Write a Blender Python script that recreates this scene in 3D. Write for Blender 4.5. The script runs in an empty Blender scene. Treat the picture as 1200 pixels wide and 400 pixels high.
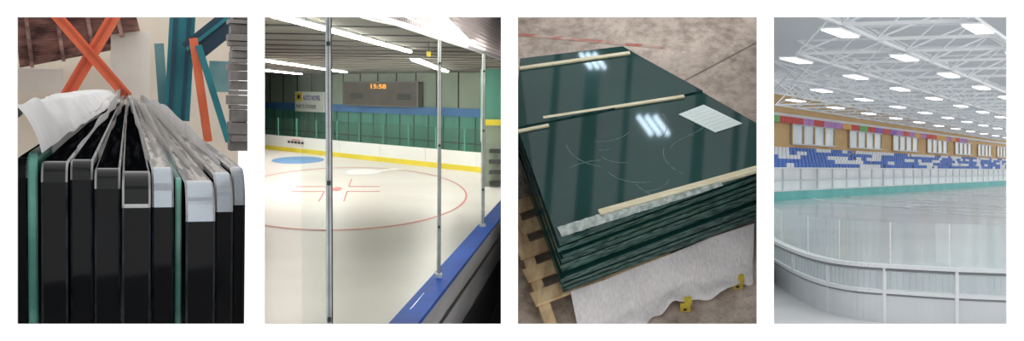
import bpy, math, random
from mathutils import Matrix, Vector, noise
random.seed(7)
sc=bpy.context.scene
sc.view_settings.view_transform='Standard'
sc.view_settings.look='None'
sc.view_settings.exposure=0
sc.view_settings.gamma=1

# ---------- world ----------
w=bpy.data.worlds.new('world'); sc.world=w; w.use_nodes=True
bg=w.node_tree.nodes['Background']; bg.inputs[0].default_value=(1,1,1,1); bg.inputs[1].default_value=1.18

# ---------- camera ----------
cd=bpy.data.cameras.new('camera'); cd.lens=36; cd.sensor_width=36; cd.clip_end=500
cam=bpy.data.objects.new('camera',cd); sc.collection.objects.link(cam)
cam.rotation_euler=(math.pi/2,0,0); sc.camera=cam

# orientation of the four display dioramas
def fr(yaw,p): return (Matrix.Rotation(math.radians(yaw),4,'Z')@Matrix.Rotation(math.radians(p),4,'X'))
FR={0:Matrix.Identity(4),1:fr(20.56,4.46),2:fr(7.22,4.49),3:fr(-6.98,45),4:Matrix.Identity(4)}

def lin(c):
    r=[]
    for x in c[:3]:
        x=x/255
        r.append(x/12.92 if x<=0.04045 else ((x+0.055)/1.055)**2.4)
    return tuple(r)+(1,)
def mat(name,c,rough=.6,metal=0,spec=.5,c2=None,scale=5,bump=0,stretch=None,emit=0,detail=4,lo=.35,hi=.65):
    m=bpy.data.materials.new(name); m.use_nodes=True
    nt=m.node_tree; b=nt.nodes['Principled BSDF']
    b.inputs['Base Color'].default_value=lin(c); b.inputs['Roughness'].default_value=rough
    b.inputs['Metallic'].default_value=metal; b.inputs['Specular IOR Level'].default_value=spec
    if emit:
        b.inputs['Emission Color'].default_value=lin(c); b.inputs['Emission Strength'].default_value=emit
    tc=nt.nodes.new('ShaderNodeTexCoord'); mp=nt.nodes.new('ShaderNodeMapping')
    nt.links.new(tc.outputs['Object'],mp.inputs['Vector'])
    if stretch: mp.inputs['Scale'].default_value=stretch
    n=nt.nodes.new('ShaderNodeTexNoise'); n.inputs['Scale'].default_value=scale; n.inputs['Detail'].default_value=detail
    nt.links.new(mp.outputs[0],n.inputs['Vector'])
    if c2:
        cr=nt.nodes.new('ShaderNodeValToRGB'); cr.color_ramp.elements[0].position=lo; cr.color_ramp.elements[1].position=hi
        cr.color_ramp.elements[0].color=lin(c); cr.color_ramp.elements[1].color=lin(c2)
        nt.links.new(n.outputs['Fac'],cr.inputs[0]); nt.links.new(cr.outputs[0],b.inputs['Base Color'])
    if bump:
        bp=nt.nodes.new('ShaderNodeBump'); bp.inputs['Strength'].default_value=bump; bp.inputs['Distance'].default_value=.02
        nt.links.new(n.outputs['Fac'],bp.inputs['Height']); nt.links.new(bp.outputs[0],b.inputs['Normal'])
    return m
def glassmat(name,tint=(255,255,255),refl=.08,rough=.02,diff=0,dc=(255,255,255)):
    m=bpy.data.materials.new(name); m.use_nodes=True; nt=m.node_tree; nt.nodes.clear()
    o=nt.nodes.new('ShaderNodeOutputMaterial'); t=nt.nodes.new('ShaderNodeBsdfTransparent'); t.inputs[0].default_value=lin(tint)
    g=nt.nodes.new('ShaderNodeBsdfGlossy'); g.inputs['Roughness'].default_value=rough
    mx=nt.nodes.new('ShaderNodeMixShader'); mx.inputs[0].default_value=refl
    nt.links.new(t.outputs[0],mx.inputs[1]); nt.links.new(g.outputs[0],mx.inputs[2]); out=mx
    if diff:
        d=nt.nodes.new('ShaderNodeBsdfDiffuse'); d.inputs[0].default_value=lin(dc)
        m2=nt.nodes.new('ShaderNodeMixShader'); m2.inputs[0].default_value=diff
        nt.links.new(mx.outputs[0],m2.inputs[1]); nt.links.new(d.outputs[0],m2.inputs[2]); out=m2
    nt.links.new(out.outputs[0],o.inputs[0]); return m
def translucent(name,c,f=.6):
    m=bpy.data.materials.new(name); m.use_nodes=True; nt=m.node_tree; nt.nodes.clear()
    o=nt.nodes.new('ShaderNodeOutputMaterial'); t=nt.nodes.new('ShaderNodeBsdfTranslucent'); t.inputs[0].default_value=lin(c)
    d=nt.nodes.new('ShaderNodeBsdfDiffuse'); d.inputs[0].default_value=lin(c)
    mx=nt.nodes.new('ShaderNodeMixShader'); mx.inputs[0].default_value=f
    nt.links.new(d.outputs[0],mx.inputs[1]); nt.links.new(t.outputs[0],mx.inputs[2]); nt.links.new(mx.outputs[0],o.inputs[0]); return m

class MB:
    def __init__(s): s.v=[];s.f=[];s.m=[];s.ms=[]
    def mi(s,m):
        if m not in s.ms: s.ms.append(m)
        return s.ms.index(m)
    def add(s,vs,fs,m):
        b=len(s.v); s.v+= [Vector(x) for x in vs]; i=s.mi(m)
        for f in fs: s.f.append([b+k for k in f]); s.m.append(i)
    def beam(s,p0,p1,w_,h,m,up=(0,0,1)):
        p0=Vector(p0);p1=Vector(p1);d=(p1-p0).normalized();u=Vector(up)
        x=d.cross(u)
        if x.length<1e-4: x=d.cross(Vector((0,1,0)))
        x.normalize(); y=x.cross(d).normalized()
        vs=[p+x*a*w_/2+y*b*h/2 for p in (p0,p1) for a,b in ((-1,-1),(1,-1),(1,1),(-1,1))]
        s.add(vs,[(0,1,2,3),(7,6,5,4),(0,4,5,1),(1,5,6,2),(2,6,7,3),(3,7,4,0)],m)
    def box(s,x0,x1,y0,y1,z0,z1,m):
        vs=[(x,y,z) for z in (z0,z1) for x,y in ((x0,y0),(x1,y0),(x1,y1),(x0,y1))]
        s.add(vs,[(3,2,1,0),(4,5,6,7),(0,1,5,4),(1,2,6,5),(2,3,7,6),(3,0,4,7)],m)
    def prism(s,pts,z0,z1,m,mside=None):
        n=len(pts); vs=[(p[0],p[1],z0) for p in pts]+[(p[0],p[1],z1) for p in pts]
        s.add(vs,[tuple(range(n))[::-1],tuple(range(n,2*n))],m)
        s.add(vs,[(i,(i+1)%n,n+(i+1)%n,n+i) for i in range(n)],mside or m)
    def ring(s,cx,cy,a,b,t,z,m,n=96,clip=None):
        for i in range(n):
            q=[]
            for k,(j,o) in enumerate(((i,0),(i+1,0),(i+1,1),(i,1))):
                th=2*math.pi*j/n; q.append((cx+(a-o*t[0])*math.cos(th),cy+(b-o*t[1])*math.sin(th),z))
            if clip and not all(clip(x[0],x[1]) for x in q): continue
            s.add(q,[(0,1,2,3)],m)
    def disc(s,cx,cy,a,b,z,m,n=32):
        s.add([(cx+a*math.cos(2*math.pi*i/n),cy+b*math.sin(2*math.pi*i/n),z) for i in range(n)],[tuple(range(n))],m)
    def text(s,txt,o,xd,yd,size,m,sx=1,bold=0):
        c=bpy.data.curves.new('t','FONT'); c.body=txt; c.size=size; c.offset=bold
        ob=bpy.data.objects.new('t',c); sc.collection.objects.link(ob)
        bpy.context.view_layer.update(); me=ob.to_mesh()
        o=Vector(o);xd=Vector(xd);yd=Vector(yd)
        s.add([o+xd*p.co.x*sx+yd*p.co.y for p in me.vertices],[tuple(p.vertices) for p in me.polygons],m)
        ob.to_mesh_clear(); bpy.data.objects.remove(ob); bpy.data.curves.remove(c)
    def build(s,name,k,smooth=False):
        lo=Vector([min(p[i] for p in s.v) for i in range(3)]); hi=Vector([max(p[i] for p in s.v) for i in range(3)])
        c=(lo+hi)/2
        me=bpy.data.meshes.new(name); me.from_pydata([p-c for p in s.v],[],s.f)
        for m in s.ms: me.materials.append(m)
        for p,i in zip(me.polygons,s.m): p.material_index=i; p.use_smooth=smooth
        me.update()
        ob=bpy.data.objects.new(name,me); sc.collection.objects.link(ob)
        ob.matrix_world=FR[k]@Matrix.Translation(c); return ob

# ================= display wall with four openings =================
white=mat('white_paint',(250,250,250),.8,c2=(252,252,252),scale=3)
grey_p=mat('partition_paint',(225,225,225),.9,c2=(215,215,215),scale=2)
b=MB(); Y0,Y1=4.0,4.006
op=[(-1.9333,-1.0333),(-.9667,-.0433),(.0233,.9567),(1.0233,1.9333)]
b.box(-3.2,3.2,Y0,Y1,.6,1.5,white); b.box(-3.2,3.2,Y0,Y1,-1.5,-.6,white)
xs=[-3.2]+[x for o in op for x in o]+[3.2]
for i in range(0,len(xs),2): b.box(xs[i],xs[i+1],Y0,Y1,-.6,.6,white)
b.build('wall_front',0)
def part(name,r,y1,s=.19):
    b=MB(); n=Vector((1,-r,0)).normalized()*.012
    vs=[]
    for y in (4.01,y1):
        p=Vector((r*y,y,0))
        for q in (p-n,p+n):
            for sg in (-1,1): vs.append((q.x,q.y,sg*s*y))
    b.add(vs,[(0,2,3,1),(4,5,7,6),(0,1,5,4),(2,6,7,3),(1,3,7,5),(0,4,6,2)],grey_p); b.build(name,0)
part('wall_left',-.4917,25)
part('wall_partition',-.25,40)
part('wall_partition.001',-.0025,40)
part('wall_partition.002',.2475,26.5)

# ================= 1: glass edges close-up =================
blk=mat('black_glass',(6,7,9),.10,spec=.18,c2=(12,13,16),scale=5,stretch=(2,1,.3))
blk_c=mat('black_glass_corner',(7,8,10),.14,spec=.30,c2=(14,16,18),scale=5)
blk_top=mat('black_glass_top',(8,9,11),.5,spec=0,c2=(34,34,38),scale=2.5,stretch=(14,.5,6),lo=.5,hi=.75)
silver=mat('painted_sky_sheen',(176,184,192),.18,.7,c2=(160,168,176),scale=1.5)  # bright sky reflection painted as silver on the black glass corners
chamf=mat('ground_chamfer',(30,33,38),.25,.0,spec=.3,c2=(56,60,66),scale=9)
chlite=mat('light_chamfer',(206,206,204),.3,.2,c2=(150,152,154),scale=9)
grtop=mat('painted_reflection_top',(200,190,180),.25,.1,c2=(40,38,42),scale=2.4,stretch=(14,.6,5),lo=.42,hi=.55)  # beige and dark streaks paint the mirrored surroundings onto the sheet tops
tealg=mat('teal_glass_edge',(120,186,170),.15,c2=(78,140,128),scale=4)
def slab(name,x0,x1,zt,yf,kind):
    b=MB(); L=21; r={'s':.17,'m':.15,'b':.085,'t':.05}[kind]; c=min(.009,(x1-x0)*.2)
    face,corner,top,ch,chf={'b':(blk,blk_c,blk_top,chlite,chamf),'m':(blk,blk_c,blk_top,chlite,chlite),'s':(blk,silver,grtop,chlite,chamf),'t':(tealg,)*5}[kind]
    def prof(i):
        P=[(yf+i,-1.8),(yf+i,zt-r)]; N=14
        for k in range(1,N+1):
            a=math.pi/2*k/N; P.append((yf+r-(r-i)*math.cos(a),zt-r+(r-i)*math.sin(a)))
        P+=[(L-i,zt-i),(L-i,-1.8)]; return P
    S=[(x0,prof(c)),(x0+c,prof(0)),(x1-c,prof(0)),(x1,prof(c))]
    n=len(S[0][1])
    for j in range(3):
        for i in range(n-1):
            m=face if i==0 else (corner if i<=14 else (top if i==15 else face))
            if kind=='m' and i==1: m=chlite
            if j!=1: m=(chamf if kind!='t' else tealg) if i==0 else ch
            q=[(S[j][0],)+S[j][1][i],(S[j+1][0],)+S[j+1][1][i],(S[j+1][0],)+S[j+1][1][i+1],(S[j][0],)+S[j][1][i+1]]
            b.add(q,[(0,1,2,3)],m)
    side=tealg if kind=='t' else blk
    b.add([(x0,)+p for p in S[0][1]],[tuple(range(n))],side)
    b.add([(x1,)+p for p in S[3][1]],[tuple(range(n))[::-1]],side)
    return b.build(name,1)
SL=[(-.46,-.408,-.33,4.9,'b'),(-.405,-.366,-.30,4.85,'t'),(-.35,-.244,-.34,4.8,'b'),(-.237,-.144,-.335,4.85,'b'),(-.137,-.031,-.37,4.8,'b'),
(-.024,.094,-.385,4.75,'m'),(.101,.195,-.375,4.85,'s'),(.202,.231,-.42,4.9,'t'),(.242,.368,-.43,4.75,'s'),(.375,.455,-.40,4.85,'s'),(.462,.52,-.38,4.95,'s')]
for s_ in SL: slab('glass_sheet',*s_)
paper=mat('white_paper',(246,244,242),.9,c2=(234,232,232),scale=4,bump=.3)
film=glassmat('plastic_film',(255,255,255),.12,.2,.5,(242,238,234))
for i,(x,zt) in enumerate([(-.355,-.33),(-.24,-.34),(-.14,-.36),(-.028,-.375),(.098,-.38),(.15,-.37),(.199,-.40),(.236,-.42),(.30,-.42),(.3715,-.42),(.458,-.40)]):
    b=MB(); N=28; vs=[]
    for k in range(N+1):
        t=k/N; y=5.6+15.2*t
        rise=(.17*min(1,t*2.6)**.8 if x>0 else .24*t**1.1)
        zt2=zt+.015+rise*(1+.2*math.sin(i*2.1))+.012*math.sin(k*1.1+i)
        xx=x+.03*t*math.sin(k*.7+i)-(x*.35*t)
        vs+=[(xx,y,zt-.05),(xx-(.05 if x>0 else -.02)*min(1,t*2),y,zt2)]
    b.add(vs,[(2*k,2*k+2,2*k+3,2*k+1) for k in range(N)],paper if i%3==1 else film)
    b.build('interleaf_paper',1,True)
# draped paper on the left
b=MB(); NU,NV=26,60; vs=[]
for j in range(NV+1):
    y=4.80+16*(j/NV)**1.4
    for i in range(NU+1):
        t=i/NU
        if t<.45: q=t/.45; x=-.345-.10*q; z=-.30+.20*q**.7
        else: q=(t-.45)/.55; x=-.445-(.005+.8*(j/NV)**1.2)*q; z=-.10+.02*math.sin(q*5)-.06*q
        nz=noise.noise(Vector((x*9,y*1.3,2)))*.03
        vs.append((x+nz*.5+.25*(j/NV)**2*(1-t),y,z+nz))
fs=[(j*(NU+1)+i,j*(NU+1)+i+1,(j+1)*(NU+1)+i+1,(j+1)*(NU+1)+i) for j in range(NV) for i in range(NU)]
b.add(vs,fs,paper); b.build('paper_sheet',1,True)
# background warehouse
cream=mat('cream_wall',(244,232,214),.9,c2=(228,216,200),scale=.6)
rust=mat('rust_roof',(150,90,78),.8,c2=(116,80,74),scale=2)
rustd=mat('roof_purlin',(94,70,68),.8,c2=(196,150,138),scale=2)
orange=mat('orange_steel',(242,122,80),.5,c2=(228,104,66),scale=2)
oranged=mat('orange_steel_web',(206,92,56),.6,c2=(190,82,50),scale=2)
teal=mat('teal_steel',(44,138,148),.5,c2=(34,114,126),scale=1.5)
dteal=mat('dark_teal_steel',(34,72,92),.5,c2=(26,56,76),scale=1.5)
pteal=mat('pale_teal_board',(130,166,166),.7,c2=(90,138,142),scale=1)
gblock=mat('grey_block',(164,158,152),.9,c2=(126,122,120),scale=4)
b=MB(); b.box(-2.2,2.35,24,24.1,-4,3,cream); b.build('wall_back',1)
def Q(u,v,Y): # metres at depth Y of this diorama (x right, z up)
    return Vector(((u-150)/(1368+.38*(150-u))*Y,Y,(100-v)/1282*Y))
b=MB()
N=22
p00=Vector((-2.1,23.6,.36));p01=Vector((.30,23.6,.95));p10=Vector((-1.95,20.8,1.35));p11=Vector((.1,20.8,1.5))
b.add([p00,p01,p11,p10],[(0,1,2,3)],rust)
for k in range(N):
    t=(k/N); a=p00.lerp(p10,t); c=p01.lerp(p11,t); o=Vector((0,-.05,-.03)); b.beam(a+o,c+o,.035,.06,rustd)
for k in range(4):
    t=(k+.4)/4; a=p00.lerp(p01,t); c=p10.lerp(p11,t); o=Vector((0,-.1,-.08)); b.beam(a+o,c+o,.07,.06,rustd)
b.build('corrugated_roof',1)
b=MB()
b.beam(Q(50,5,20),Q(150,114,20),.19,.1,orange,(0,1,0)); b.beam(Q(143,5,20.2),Q(70,128,20.2),.22,.1,orange,(0,1,0))
b.beam(Q(53,5,19.93),Q(153,114,19.93),.04,.06,oranged,(0,1,0)); b.beam(Q(140,5,20.13),Q(67,128,20.13),.04,.06,oranged,(0,1,0))
b.build('orange_cross_brace',1)
b=MB(); b.beam(Q(214,5,19),Q(207,140,19),.42,.3,teal,(0,1,0)); b.beam(Q(186,50,19.4),Q(192,130,19.4),.16,.15,pteal,(0,1,0)); 
b.beam(Q(206,5,18.8),Q(199,140,18.8),.06,.1,dteal,(0,1,0)); b.beam(Q(222,5,18.8),Q(214,140,18.8),.05,.1,dteal,(0,1,0)); b.build('teal_steel_column',1)
b=MB(); b.beam(Q(285,5,18),Q(222,60,18),.4,.2,dteal,(0,1,0)); b.beam(Q(278,5,17.85),Q(218,56,17.85),.06,.06,teal,(0,1,0)); b.build('teal_diagonal_beam',1)
b=MB(); b.beam(Q(226,42,17.5),Q(244,165,17.5),.13,.1,orange,(0,1,0)); b.beam(Q(232,50,17.4),Q(268,165,17.4),.10,.1,teal,(0,1,0)); b.build('rack_upright',1)
b=MB(); v0=4
while v0<172:
    h=random.choice([6,9,12,15]); q0=Q(268+random.random()*6,v0+h-1,13);q1=Q(297,v0,13); b.box(q0.x,q1.x-.05,13+random.random()*.2,13.5,q0.z,q1.z,gblock); v0+=h
b.build('block_stack',1)
b=MB(); 
q0=Q(246,105,22);q1=Q(268,68,22); b.box(q0.x,q1.x,22,22.3,q0.z,q1.z,pteal)
q0=Q(130,120,22.5);q1=Q(176,36,22.5); b.box(q0.x,q1.x,22.5,22.6,q0.z,q1.z,mat('white_board',(252,246,236),.8,c2=(240,232,220),scale=1))
q0=Q(20,110,22.5);q1=Q(74,84,22.5); b.box(q0.x,q1.x,22.5,22.6,q0.z,q1.z,mat('beige_board',(232,224,212),.8,c2=(244,236,226),scale=1))
b.build('wall_panel',1)

# ================= 2: ice rink through glass =================
ice2=mat('ice',(229,225,222),.35,spec=.15,c2=(221,216,213),scale=.6)
wboard=mat('white_dasher',(242,242,240),.5,c2=(236,236,236),scale=1)
yellow=mat('yellow_kick',(236,216,54),.5,c2=(224,204,44),scale=2)
blue=mat('blue_cap',(10,88,196),.5,spec=.2,c2=(8,72,172),scale=3)
blueb=mat('blue_band',(78,134,196),.6,c2=(66,118,180),scale=1)
green=mat('green_wall',(96,168,150),.5,c2=(76,142,128),scale=.8,stretch=(3,3,.4))
ggrey=mat('grey_green_panel',(170,180,164),.7,c2=(146,160,144),scale=.7)
dgrey=mat('dark_frame',(62,66,64),.7,c2=(50,54,52),scale=2)
ceil2=mat('ceiling_panel',(146,140,130),.8,c2=(112,107,98),scale=.8)
ceil3=mat('upper_ceiling',(200,192,190),.9,c2=(178,170,168),scale=1)
alu=mat('aluminium',(238,240,243),.4,.05,c2=(216,218,222),scale=10)
lamp=mat('tube_light',(255,250,240),.5,emit=34)
redl=mat('red_line',(208,104,98),.5,c2=(216,126,118),scale=4)
bluel=mat('blue_paint',(84,140,196),.5,c2=(96,150,202),scale=3)
icew=mat('ice_white_paint',(252,252,252),.4,c2=(250,250,251),scale=3)
outer=mat('outer_board',(206,203,207),.4,c2=(150,148,154),scale=1.2,stretch=(1,.4,3))
dark=mat('dark_rubber',(46,42,48),.7,c2=(30,28,34),scale=3)
wl,wr=-.1205,.1212
def bl(Y,off=0): return (.43+.2135*(Y-8.27)+off)
b=MB(); b.prism([(wl*4.4,4.4),(bl(4.4)+.1,4.4),(bl(14.2),14.2),(wr*40,40),(wl*40,40)],-2.1,-2,ice2); b.build('ice_rink_floor',2)
b=MB(); b.prism([(bl(4.4)+.1,4.4),(wr*4.4,4.4),(wr*14,14),(bl(14)+.0,14)],-2.6,-2.5,dark); b.build('floor_spectator',2)
z=-1.994
b=MB()
b.ring(-.7,20.5,2.35,5.95,(.035,.13),z,redl,120,lambda x,y: wl*y<x<wr*y)
b.disc(-.9,20.7,.10,.42,z,redl)
for sx in (-1,1):
    for sy in (-1,1):
        b.beam((-.9+sx*.22,20.7+sy*.5,z),(-.9+sx*.85,20.7+sy*.5,z),.10,.002,redl)
        b.beam((-.9+sx*.22,20.7+sy*.5,z),(-.9+sx*.22,20.7+sy*2.3,z),.025,.002,redl)
b.build('ice_marking',2)
b=MB(); b.disc(-2.34,29.2,.72,1.5,z,bluel); b.build('goal_crease',2)
b=MB(); b.disc(-.45,25.0,.42,.9,z,icew); b.beam((-.75,24.2,z+.001),(.4,26,z+.001),.3,.002,icew); b.build('ice_emblem',2)
d=Vector((.539,-.842,0)); n=Vector((.842,.539,0)); B0=Vector((-4.28,35.25,0))
def wallbox(b,o,s0,s1,z0,z1,th,m):
    p=[o+d*s0,o+d*s1,o+d*s1+n*th,o+d*s0+n*th]; b.prism([(q.x,q.y) for q in p],z0,z1,m)
b=MB(); wallbox(b,B0,0,13.2,-2,-1.52,.12,wboard); wallbox(b,B0-n*.02,0,13.2,-2,-1.87,.02,yellow)
for k in range(6): wallbox(b,B0-n*.012,1.2+k*2.2,1.225+k*2.2,-1.87,-1.52,.01,alu)
o=B0-n*.03; 
for i in range(5): wallbox(b,o,2.45+i*.22,2.60+i*.22,-1.72,-1.65,.01,dgrey)
wallbox(b,o,2.7,3.3,-1.62,-1.595,.01,redl)
b.build('dasher_board',2)
b=MB(); gl2=glassmat('rink_glass_far',(215,235,228),.05,.05); wallbox(b,B0+n*.05,0,13.2,-1.52,-.95,.01,gl2)
for k in range(11): wallbox(b,B0+n*.03,.4+k*1.25,.44+k*1.25,-1.52,-.95,.03,green)
b.build('rink_glass_panel',2)
W0=Vector((-2.62,36.3,0))
b=MB(); wallbox(b,W0,-3.9,10.7,-2.05,-.74,.15,green); wallbox(b,W0,-3.9,10.7,-.5,.75,.15,ggrey); wallbox(b,W0-n*.06,-3.9,10.7,-.74,-.5,.2,blueb)
for k in range(14): wallbox(b,W0-n*.02,-3.8+k*1.05,-3.76+k*1.05,-.5,.5,.02,dgrey)
for k in range(19): wallbox(b,W0-n*.02,-3.9+k*.75,-3.88+k*.75,-2,-.74,.02,dgrey)
wallbox(b,W0-n*.03,-3.9,10.7,-1.5,-1.47,.02,dgrey)
b.build('wall_far',2)
amber=mat('amber_led',(255,170,50),.5,emit=1.0)
sbm=mat('scoreboard_black',(84,76,70),.6,c2=(98,88,82),scale=3)
b=MB(); wallbox(b,W0-n*.2,2.9,7.1,-.5,.24,.2,sbm)
sbt=mat('scoreboard_trim',(120,122,118),.5)
for s0,s1,z0,z1 in ((2.9,7.1,.22,.25),(2.9,7.1,-.52,-.49),(2.88,2.93,-.5,.24),(7.07,7.12,-.5,.24)): wallbox(b,W0-n*.22,s0,s1,z0,z1,.02,sbt)
b.text('15:58',W0-n*.215+d*4.45+Vector((0,0,.03)),d,(0,0,1),.19,amber,2.3,.004)
for s0 in (3.3,6.0): 
    wallbox(b,W0-n*.215,s0,s0+.7,-.3,-.12,.01,dgrey)
b.build('scoreboard',2)
ywm=mat('sign_white',(252,252,248),.6); ylg=mat('sign_yellow',(252,224,50),.6); bll=mat('sign_blue',(40,60,160),.6)
b=MB(); o=W0-n*.3; wallbox(b,o,-.25,1.75,-.78,-.1,.05,ywm); wallbox(b,o-n*.01,-.2,.28,-.42,-.13,.01,ylg); wallbox(b,o-n*.02,-.06,.14,-.34,-.21,.01,bll)
b.text('AUTO NOVEL',o-n*.02+d*.34+Vector((0,0,-.38)),d,(0,0,1),.22,bll,.88,.004)
b.text('PARTS STORES',o-n*.02+d*-.15+Vector((0,0,-.66)),d,(0,0,1),.17,dgrey,1.25,.002)
b.build('advertising_sign',2)
b=MB(); b.prism([(wl*5.5,5.5),(bl(5.5)-.02,5.5),(bl(14.2)-.02,14.2),(wr*40,40),(wl*40,40)],.5,.53,ceil2)
for k in range(26): 
    y=7+k*1.25; xr=min(bl(y)-.03,wr*y) ; b.beam((wl*y,y,.495),(xr,y,.495),.03,.012,dgrey)
b.build('ceiling',2)
b=MB(); b.prism([(wl*4.4,4.4),(wr*4.4,4.4),(wr*40,40),(wl*40,40)],.95,.98,ceil3); b.build('ceiling_upper',2)
def strip(p0,p1,w_,z=.47):
    b=MB(); b.beam((p0[0],p0[1],z),(p1[0],p1[1],z),w_,.03,lamp); b.beam((p0[0],p0[1],z+.02),(p1[0],p1[1],z+.02),w_*1.5,.02,alu); b.build('fluorescent_strip_light',2)
strip((-.70,6.7),(.34,12.7),.04); strip((-2.0,17.4),(-1.02,28.8),.11); strip((.38,6.6),(1.0,11.2),.015); strip((-3.1,26.5),(-2.6,33.5),.12); strip((.5,16),(1.6,26),.12); strip((-.55,5.7),(.0,5.75),.015)  # extra strips, one of them above the view, are added to brighten the ice
b=MB()
def nb(o0,o1,z0,z1,m): b.prism([(bl(4.4)+o0,4.4),(bl(4.4)+o1,4.4),(bl(13.2)+o1,13.2),(bl(14.2)+o0,14.2)],z0,z1,m)
nb(-.02,.17,-1.53,-1.5,blue); nb(0,.03,-2,-1.53,wboard); nb(.12,.15,-2.02,-1.53,outer); nb(.12,.16,-2.5,-2.02,dark); nb(.15,.165,-1.75,-1.73,dgrey)
b.build('near_dasher_board',2)
def post(Y,ztop,wd,name='glass_post'):
    b=MB(); x=bl(Y)+.045
    b.box(x-wd/2,x+wd/2,Y-.02,Y+.02,-1.5,ztop,alu)
    b.box(x-wd*.08,x+wd*.04,Y-.026,Y-.02,-1.5,ztop,dgrey)
    b.box(x+wd*.42,x+wd*.54,Y-.026,Y+.02,-1.5,ztop,dgrey)
    b.box(x-wd*.9,x+wd*.9,Y-.05,Y+.05,-1.5,-1.47,alu)
    for zz in (-1.1,-.45,.2): b.box(x-wd*.3,x+wd*.3,Y-.04,Y-.02,zz,zz+.02,dgrey)
    b.build(name,2)
post(4.88,.46,.028); post(8.15,.41,.028); post(11.2,.41,.034)
gln=glassmat('near_glass',(250,253,252),.03,.01)
b=MB()
for y0,y1 in ((4.45,4.84),(4.92,8.1),(8.2,11.15),(11.25,14.1)):
    b.beam((bl(y0)+.045,y0,-.545),(bl(y1)+.045,y1,-.545),.008,1.9,gln)
b.beam((bl(5.1)+.045,5.1,.41),(bl(14.1)+.045,14.1,.41),.02,.03,alu)
b.build('rink_glass_panel',2)
netm=mat('net_cord',(244,234,236),.8)
b=MB(); y=5.2
while y<14.1:
    b.beam((bl(y)+.045,y,.43),(bl(y)+.045,y,.95),.012,.012,netm); y+=.06+.003*y
zz=.43
while zz<.95: b.beam((bl(5.2)+.045,5.2,zz),(bl(14.1)+.045,14.1,zz),.009,.009,netm); zz+=.04
b.build('safety_netting',2)
b=MB(); b.box(2.12,2.5,21.2,22,-2,-1.1,ggrey); b.box(2.1,2.52,21.15,21.2,-.72,-.6,yellow); b.box(2.1,2.5,21.3,22,-1.1,-.6,ggrey); b.box(2.1,2.5,21.3,22,-.6,.45,green)
for k in range(4): b.box(2.2,2.5,21.0,21.15,-1.95+k*.22,-1.87+k*.22,dgrey)
b.build('timekeeper_booth',2)
b=MB(); b.box(.45,.49,10.5,10.55,.34,.39,yellow); b.box(.465,.475,10.5,10.55,.39,.5,dgrey); b.build('hanging_lamp',2)  # small yellow box standing for a hanging lamp, gives no light

# ================= 3: stacked glass on pallet =================
def concrete():
    m=mat('concrete_floor',(216,201,188),.55,c2=(178,163,151),scale=1.6,bump=.15,detail=8)
    nt=m.node_tree; bs=nt.nodes['Principled BSDF']; cr=[x for x in nt.nodes if x.type=='VALTORGB'][0]
    n2=nt.nodes.new('ShaderNodeTexNoise'); n2.inputs['Scale'].default_value=7; n2.inputs['Detail'].default_value=10; n2.inputs['Roughness'].default_value=.75
    tc=[x for x in nt.nodes if x.type=='TEX_COORD'][0]; nt.links.new(tc.outputs['Object'],n2.inputs['Vector'])
    r2=nt.nodes.new('ShaderNodeValToRGB'); r2.color_ramp.elements[0].position=.32; r2.color_ramp.elements[0].color=lin((165,158,152)); r2.color_ramp.elements[1].position=.58; r2.color_ramp.elements[1].color=(1,1,1,1)
    nt.links.new(n2.outputs['Fac'],r2.inputs[0])
    mx=nt.nodes.new('ShaderNodeMix'); mx.data_type='RGBA'; mx.blend_type='MULTIPLY'; mx.inputs['Factor'].default_value=1
    nt.links.new(cr.outputs[0],mx.inputs['A']); nt.links.new(r2.outputs[0],mx.inputs['B']); nt.links.new(mx.outputs['Result'],bs.inputs['Base Color'])
    return m
conc=concrete()
b=MB(); b.prism([(-.68,3.0),(.68,3.0),(1.24,9.5),(-1.24,9.5)],-5.1,-5,conc); b.build('floor',3)
joint=mat('floor_joint',(110,98,90),.8,c2=(140,126,116),scale=5); redp=mat('faded_red_paint',(180,112,100),.8,c2=(190,170,158),scale=6,lo=.45,hi=.6)
b=MB(); b.beam((-.97,6.55,-4.999),(.2,6.35,-4.999),.035,.003,redp); b.build('floor_line',3)
b=MB(); b.beam((.1,5.75,-4.999),(.98,6.45,-4.999),.012,.003,joint); b.beam((.35,5.95,-4.999),(.9,5.3,-4.999),.01,.003,joint); b.build('floor_joint',3)
gtop=mat('green_glass',(20,60,57),.05,spec=.40,c2=(28,72,68),scale=1.2)
gedge=mat('glass_edge',(24,50,48),.2,c2=(84,120,112),scale=14,stretch=(1,1,6))
gap=mat('dark_gap',(12,20,20),.6,c2=(24,30,30),scale=10)
base=[(-.44,3.82),(.735,4.42),(.735,4.82),(-.10,5.61),(-.80,5.49),(-.785,4.86)]
b=MB(); z=-4.86; k=0
while z<-4.485:
    t=random.choice([.028,.034,.04]); o=((random.random()-.5)*.03,(random.random()-.5)*.03-.0)
    pts=[(p[0]+(o[0] if abs(p[0])<.7 else 0),p[1]+o[1]) for p in base]
    b.prism(pts,z,z+t,gtop,gedge)
    pin=[(p[0]*.97,4.7+(p[1]-4.7)*.96) for p in base]
    b.prism(pin,z+t,z+t+.012,gap); z+=t+.012; k+=1
b.prism([(p[0]*.97,4.7+(p[1]-4.7)*.96) for p in base],z,-4.431,gap)
b.prism(base,-4.43,-4.40,gtop,gedge)
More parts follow.
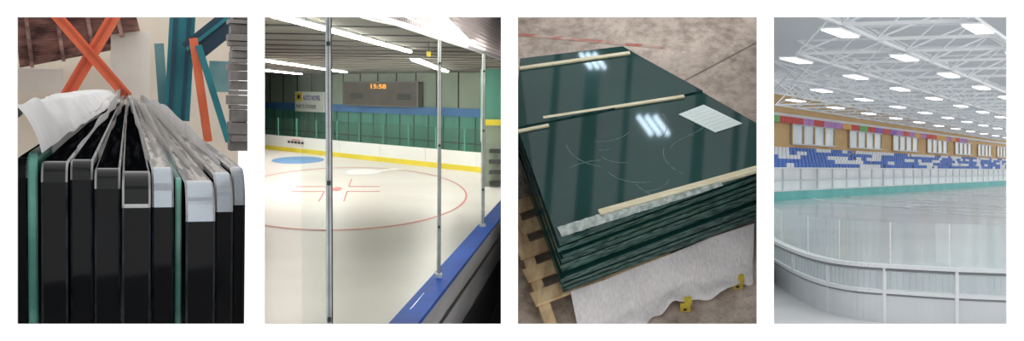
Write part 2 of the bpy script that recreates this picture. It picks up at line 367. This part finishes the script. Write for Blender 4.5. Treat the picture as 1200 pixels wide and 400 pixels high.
# fine scratches on the top pane
scr=mat('glass_scratch',(120,150,144),.5,c2=(70,104,98),scale=30)
rs=random.Random(3)
for q in range(16):
    cx=-.25+rs.random()*.7; cy=4.25+rs.random()*.65; r0=.08+rs.random()*.25; a0=rs.random()*6.28; L_=.5+rs.random()*.9
    pr=None
    for s_ in range(9):
        a=a0+L_*s_/8; p=Vector((cx+r0*math.cos(a),cy+r0*.8*math.sin(a),-4.3995))
        ok=p.x<.6 and p.y>4.06+.5*p.x+.08 and p.y<4.95 and p.x>-.55
        if pr and ok: b.beam(pr,p,.0035,.001,scr)
        pr=p if ok else None
b.build('glass_sheet_stack',3)
b=MB(); b.prism([(-.775,4.78),(.42,5.12),(-.10,5.59),(-.79,5.47)],-4.399,-4.388,gtop,gedge); b.build('glass_sheet',3)
wood=mat('pine_strip',(240,234,206),.8,c2=(222,212,178),scale=8,stretch=(1,6,1))
def stick(p0,p1,w_,h,z=-4.399,name='wood_strip',m=wood):
    b=MB(); b.beam((p0[0],p0[1],z+h/2),(p1[0],p1[1],z+h/2),w_,h,m); return b.build(name,3)
stick((-.79,5.36),(-.05,5.51),.028,.012,-4.387); stick((-.60,4.87),(.30,5.07),.023,.012); stick((-.77,4.74),(-.56,4.80),.023,.012); stick((-.22,4.04),(.73,4.41),.042,.02)
foam=mat('foam_strip',(206,214,210),.6,c2=(144,162,156),scale=28,bump=.6)
b=MB(); NU=60; vs=[]
for i in range(NU+1):
    t=i/NU; p=Vector((-.43,3.86,0)).lerp(Vector((.5,4.27,0)),t); nn=Vector((-.4,.91,0))
    for j in range(5):
        q=p+nn*(j*.02); vs.append((q.x,q.y,-4.395+.012*abs(noise.noise(Vector((q.x*40,q.y*40,1))))+ (0.006 if 0<j<4 else -.004)))
b.add(vs,[(i*5+j,(i+1)*5+j,(i+1)*5+j+1,i*5+j+1) for i in range(NU) for j in range(4)],foam); b.build('foam_packing_strip',3,True)
lab=mat('paper_label',(230,242,240),.7,c2=(222,236,234),scale=6); labl=mat('label_print',(216,230,229),.7)
b=MB(); L=[Vector((.26,4.90,0)),Vector((.42,4.99,0)),Vector((.65,4.81,0)),Vector((.48,4.73,0))]
b.prism([(p.x,p.y) for p in L][::-1],-4.399,-4.394,lab)
for k in range(7):
    t=(k+1)/8; a=L[0].lerp(L[3],t); c=L[1].lerp(L[2],t); a,c=a.lerp(c,.1),a.lerp(c,.9); b.beam((a.x,a.y,-4.3935),(c.x,c.y,-4.3935),.004,.001,labl)
b.build('shipping_label',3)
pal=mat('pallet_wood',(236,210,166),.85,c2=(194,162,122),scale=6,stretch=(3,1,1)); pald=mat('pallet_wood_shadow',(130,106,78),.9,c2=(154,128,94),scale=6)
e1=Vector((-.316,.949,0)); e2=Vector((.895,.446,0))
b=MB(); C=Vector((-.50,3.60,0))
for k,oo in enumerate((0,.42,.84)):
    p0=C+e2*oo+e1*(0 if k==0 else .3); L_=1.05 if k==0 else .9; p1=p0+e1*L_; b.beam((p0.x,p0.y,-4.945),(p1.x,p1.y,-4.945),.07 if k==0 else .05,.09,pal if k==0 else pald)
for k in range(5):
    p0=C+e1*(.22+.19*k)-e2*(.06 if k<3 else 0); p1=p0+e2*.9; b.beam((p0.x,p0.y,-4.885),(p1.x,p1.y,-4.885),.10,.022,pal)
b.build('wooden_pallet',3)
fm=mat('foam_sheet',(248,244,244),.8,c2=(232,227,229),scale=30,bump=.3,stretch=(3,1,1))
top=[(-.40,3.84),(-.2,3.93),(0,4.04),(.2,4.14),(.45,4.28),(.725,4.40)]
bot=[(-.33,3.56),(-.05,3.60),(.08,3.72),(.27,3.86),(.52,3.91),(.70,4.03)]
def il(P,t):
    t*=len(P)-1; i=min(int(t),len(P)-2); return Vector(P[i]+(0,)).lerp(Vector(P[i+1]+(0,)),t-i)
b=MB(); NU,NV=90,24; vs=[]
for i in range(NU+1):
    a=il(top,i/NU); c=il(bot,i/NU)
    for j in range(NV+1):
        t=j/NV; p=a.lerp(c,t); zz=-4.87-(.105)*min(1,t*1.6)**1.2
        zz+=.05*math.sin(i*.22+3.5*t)*t*(1-t*.4)+.05*noise.noise(Vector((p.x*7,p.y*7,0)))*t
        vs.append((p.x,p.y+.012*math.sin(i*.55)*t,max(zz,-4.997)))
b.add(vs,[(i*(NV+1)+j,i*(NV+1)+j+1,(i+1)*(NV+1)+j+1,(i+1)*(NV+1)+j) for i in range(NU) for j in range(NV)],fm); b.build('foam_sheet',3,True)
yel=mat('yellow_paint',(226,204,66),.5,c2=(196,170,58),scale=9)
for cx,cy in ((.29,3.83),(.61,4.01)):
    b=MB(); b.box(cx-.035,cx+.025,cy-.03,cy+.0,-5,-4.955,yel); b.box(cx-.01,cx+.035,cy,cy+.05,-4.985,-4.955,yel); b.box(cx-.016,cx+.003,cy-.034,cy-.03,-4.985,-4.968,dark); b.build('yellow_bracket',3)
lamp3=mat('tube_light_bright',(215,238,255),.5,emit=26)
def lamp_fix(x,y,z,s):
    b=MB()
    for k in (-1,0,1): 
        o=Vector((x+k*.085*s,y,z)); a=o+Vector((-.07*s,.09*s,-.05*s)); c=o+Vector((.07*s,-.09*s,.05*s)); b.beam(a,c,.045*s,.02*s,lamp3)
    b.build('ceiling_light_fixture',3)
lamp_fix(.16,7.75,-1.70,1.0); lamp_fix(-.49,8.86,-1.63,.9)
steel=mat('roof_steel',(150,156,158),.7,c2=(128,134,136),scale=2)
b=MB()
for x,ww in ((-.9,.07),(-.55,.16),(-.2,.06),(.5,.12),(.85,.07)): b.beam((x,6.4,-1.25),(x*1.45+.35,13,-1.25),ww,.10,steel)
b.beam((-1.3,9.9,-1.12),(1.6,9.4,-1.12),.12,.1,steel)
b.build('roof_beam',3)

# ================= 4: arena =================
ice4=mat('rink_ice',(200,209,211),.14,spec=.5,c2=(216,223,224),scale=.5,bump=.02)
apron=mat('rubber_apron',(222,224,226),.6,c2=(208,211,214),scale=2)
e=Vector((.566,.824,0)); nn=Vector((-.824,.566,0)); A=Vector((6.82,26.67,0))
teal4=mat('teal_board',(106,200,194),.5,c2=(90,188,184),scale=1)
wh4=mat('arena_white',(236,238,240),.6,c2=(226,228,231),scale=1)
wd4=mat('wood_wall',(226,188,134),.7,c2=(212,172,116),scale=.8,stretch=(1,1,2))
gl4=mat('window_pane',(226,234,236),.15,c2=(194,210,214),scale=1.2)
SE=52
b=MB(); s_=A+e*SE
b.prism([(.2485*4.1,4.1),(2.3,4.1),(s_.x+2,s_.y-6),(s_.x,s_.y),(A.x-.1,A.y-.1)],-.9,-.8,ice4); b.build('arena_floor',4)
def wb(b,s0,s1,n0,n1,z0,z1,m):
    p=[A+e*s0+nn*n0,A+e*s1+nn*n0,A+e*s1+nn*n1,A+e*s0+nn*n1]; b.prism([(q.x,q.y) for q in p],z0,z1,m)
b=MB(); wb(b,-.3,SE,0,.1,-.8,-.56,teal4); wb(b,-.3,SE,-.02,.12,-.56,-.53,wh4); b.build('rink_board',4)
gt=mat('grey_trim',(206,210,213),.6)
b=MB(); wb(b,.3,SE,.5,.6,-.8,.06,wh4)
for k in range(34): wb(b,.5+k*1.5,.56+k*1.5,.46,.5,-.8,.06,gt)
wb(b,.3,SE,.46,.5,-.3,-.26,gt); wb(b,.3,SE,.4,.62,.05,.09,wh4)
b.build('wall_grandstand',4)
sb=mat('blue_seat',(66,124,210),.5,c2=(52,108,196),scale=2); sw=mat('white_seat',(240,243,246),.5,c2=(230,235,240),scale=2)
b=MB(); st0={0:.8,1:1.6,2:2.4,3:3.2,4:4.0}
for r in range(5):
    n0=.65+r*.29; z0=.02+r*.135
    wb(b,st0[r]+.1,SE,n0,n0+.29,z0-.2,z0,wh4)
b.build('grandstand_tier',4)
b=MB()
for r in range(5):
    n0=.65+r*.29; z0=.02+r*.135; s0=st0[r]+.2; blkc=0; cur=sb
    while s0<SE-.5:
        if blkc<=0: cur=sw if (r==4 and random.random()<.5) else random.choice([sb,sb,sw]); blkc=random.choice([2,3,5])
        if random.random()<.97:
            wb(b,s0,s0+.27,n0+.05,n0+.2,z0+.03,z0+.07,cur); wb(b,s0,s0+.27,n0+.19,n0+.22,z0+.05,z0+.2,cur)
        s0+=.34; blkc-=1
b.build('stadium_seats',4)
b=MB(); wb(b,4.7,SE,2.15,2.3,.4,2.6,wd4); wb(b,4.7,SE,2.05,2.15,.62,.74,wd4)
wb(b,4.7,SE,2.05,2.15,1.76,1.86,wh4)
b.build('wall_windows',4)
for k in range(7):
    b=MB(); s0=7.4+k*6.45; s1=s0+4.6
    wb(b,s0,s1,2.11,2.15,.90,1.54,gl4)
    for a in range(5): t=s0+(s1-s0)*a/4; wb(b,t-.04,t+.04,2.07,2.11,.90,1.54,wd4)
    wb(b,s0,s1,2.06,2.11,1.52,1.56,wh4); wb(b,s0,s1,2.06,2.11,.86,.91,wh4); b.build('window_%d'%(k+1),4)
fl=[mat('banner_%d'%i,c,.7,c2=tuple(int(x*.9) for x in c),scale=4) for i,c in enumerate([(236,106,90),(130,200,116),(172,120,206),(246,186,100),(226,90,84),(206,150,210)])]
b=MB(); s0=4.9
while s0<36:
    wb(b,s0,s0+1.1,2.0,2.04,1.55,1.76,random.choice(fl)); s0+=1.12
b.build('banner_row',4)
roof=translucent('translucent_deck',(208,211,214),.7)  # roof deck made translucent so outside light softly fills the arena
en=A+e*SE+nn*2.2; e0=A+e*4.7+nn*2.2
b=MB(); b.prism([(.25*9,9),(.56*9,9),(en.x+3,en.y-3),(en.x,en.y),(e0.x,e0.y)],2.56,2.57,roof); b.build('ceiling_arena',4)
trm=mat('truss_white',(248,249,250),.5,c2=(240,242,244),scale=3)
u1=Vector((2.03,3.05,0))/2; u2=Vector((-1.67,.4,0)); O=Vector((4.43,13.8,0))
def inside(p): 
    s=(p-A).dot(nn); return p.y>8.5 and p.x>.2505*p.y and p.x<.54*p.y and s<2.0 and p.y<66
b=MB(); ZT,ZB=2.50,1.97
for i in range(-8,40):
    for j in range(-26,10):
        p=O+u1*i+u2*j; 
        if not inside(p): continue
        w_=.036; c=p+u1*.5+u2*.5
        for q in (p+u1,p+u2):
            if inside(q): b.beam((p.x,p.y,ZB),(q.x,q.y,ZB),w_*1.3,w_*1.3,trm)
        if inside(c):
            for q in (c+u1,c+u2):
                if inside(q): b.beam((c.x,c.y,ZT),(q.x,q.y,ZT),w_,w_,trm)
            for q in (p,p+u1,p+u2,p+u1+u2):
                if inside(q): b.beam((c.x,c.y,ZT),(q.x,q.y,ZB),w_*.8,w_*.8,trm)
b.build('roof_space_frame',4)
led=mat('led_panel',(255,255,255),.5,emit=3.2)
b=MB(); ea=e; eb=Vector((-.972,.233,0))
for i in range(-2,17):
    for j in range(-9,4):
        p=O+Vector((2.03,3.05,0))*i+Vector((-1.67,.4,0))*j
        if not inside(p+ea*.45) or not inside(p+ea*.5+eb*.2) or not inside(p-ea*.5) : continue
        pts=[p+ea*.46*x+eb*.11*y for x,y in ((-1,-1),(1,-1),(1,1),(-1,1))]
        b.prism([(q.x,q.y) for q in pts],1.84,1.855,led)
        pts=[p+ea*.49*x+eb*.13*y for x,y in ((-1,-1),(1,-1),(1,1),(-1,1))]
        b.prism([(q.x,q.y) for q in pts],1.856,1.88,trm)
        b.beam((p.x,p.y,1.88),(p.x,p.y,1.95),.02,.02,trm)
b.build('led_ceiling_panels',4)
lw=mat('ice_line',(250,252,252),.3,c2=(246,249,250),scale=3)
b=MB(); cl=lambda x,y:x>.25*y and y>8
b.ring(9.6,25,1.5,6,(.10,.45),-.797,lw,90,cl); b.ring(9.1,19.5,1.0,3.5,(.07,.3),-.797,lw,90,cl); b.ring(12.5,29,2.6,9,(.12,.6),-.797,lw,90,cl)
b.build('ice_line_marking',4)
P=[(1.95,7.75),(1.86,7.23),(1.775,6.4),(1.76,5.83),(1.83,5.50),(2.03,5.31),(2.24,5.17),(2.46,5.08),(2.7,5.02)]
def cr(P,n=8):
    out=[]
    for i in range(len(P)-1):
        p0=Vector(P[max(i-1,0)]);p1=Vector(P[i]);p2=Vector(P[i+1]);p3=Vector(P[min(i+2,len(P)-1)])
        for k in range(n):
            t=k/n; out.append(.5*((2*p1)+(-p0+p2)*t+(2*p0-5*p1+4*p2-p3)*t*t+(-p0+3*p1-3*p2+p3)*t**3))
    out.append(Vector(P[-1])); return out
C=cr(P)
b=MB(); ap=[(c.x,c.y) for c in C]; b.prism([(.2485*4.15,4.15),(2.7,4.15)]+ap[::-1]+[(.2485*7.75,7.75)],-.8,-.795,apron); b.build('floor_apron',4)
pan=mat('barrier_panel',(222,225,228),.35,c2=(206,210,214),scale=2)
gp=glassmat('barrier_glass',(240,244,245),.08,.05,.22,(225,228,230)); rg=mat('rail_grey',(140,144,148),.5,c2=(120,124,128),scale=4)
b=MB()
def rail(z0,w_,h,m,off=0):
    for a,c in zip(C[:-1],C[1:]): b.beam((a.x,a.y+off,z0),(c.x,c.y+off,z0),w_,h,m)
rail(-.5,.05,.02,wh4); rail(-.52,.03,.012,rg); rail(-.575,.012,.09,gp); rail(-.635,.03,.018,wh4); rail(-.65,.02,.008,rg); rail(-.725,.015,.14,pan)
for i in range(4,len(C),11):
    c=C[i]; b.box(c.x-.008,c.x+.008,c.y-.02,c.y+.01,-.8,-.5,wh4)
b.build('rink_barrier',4)
b=MB()
up=glassmat('upper_glass',(248,252,252),.08,.02,.06)
for a,c in zip(C[:-1],C[1:]): b.beam((a.x,a.y,-.38),(c.x,c.y,-.38),.005,.22,up)
for i in range(2,len(C),9):
    c=C[i]; b.box(c.x-.002,c.x+.002,c.y-.005,c.y+.005,-.49,-.27,wh4)
b.build('barrier_glass_screen',4)
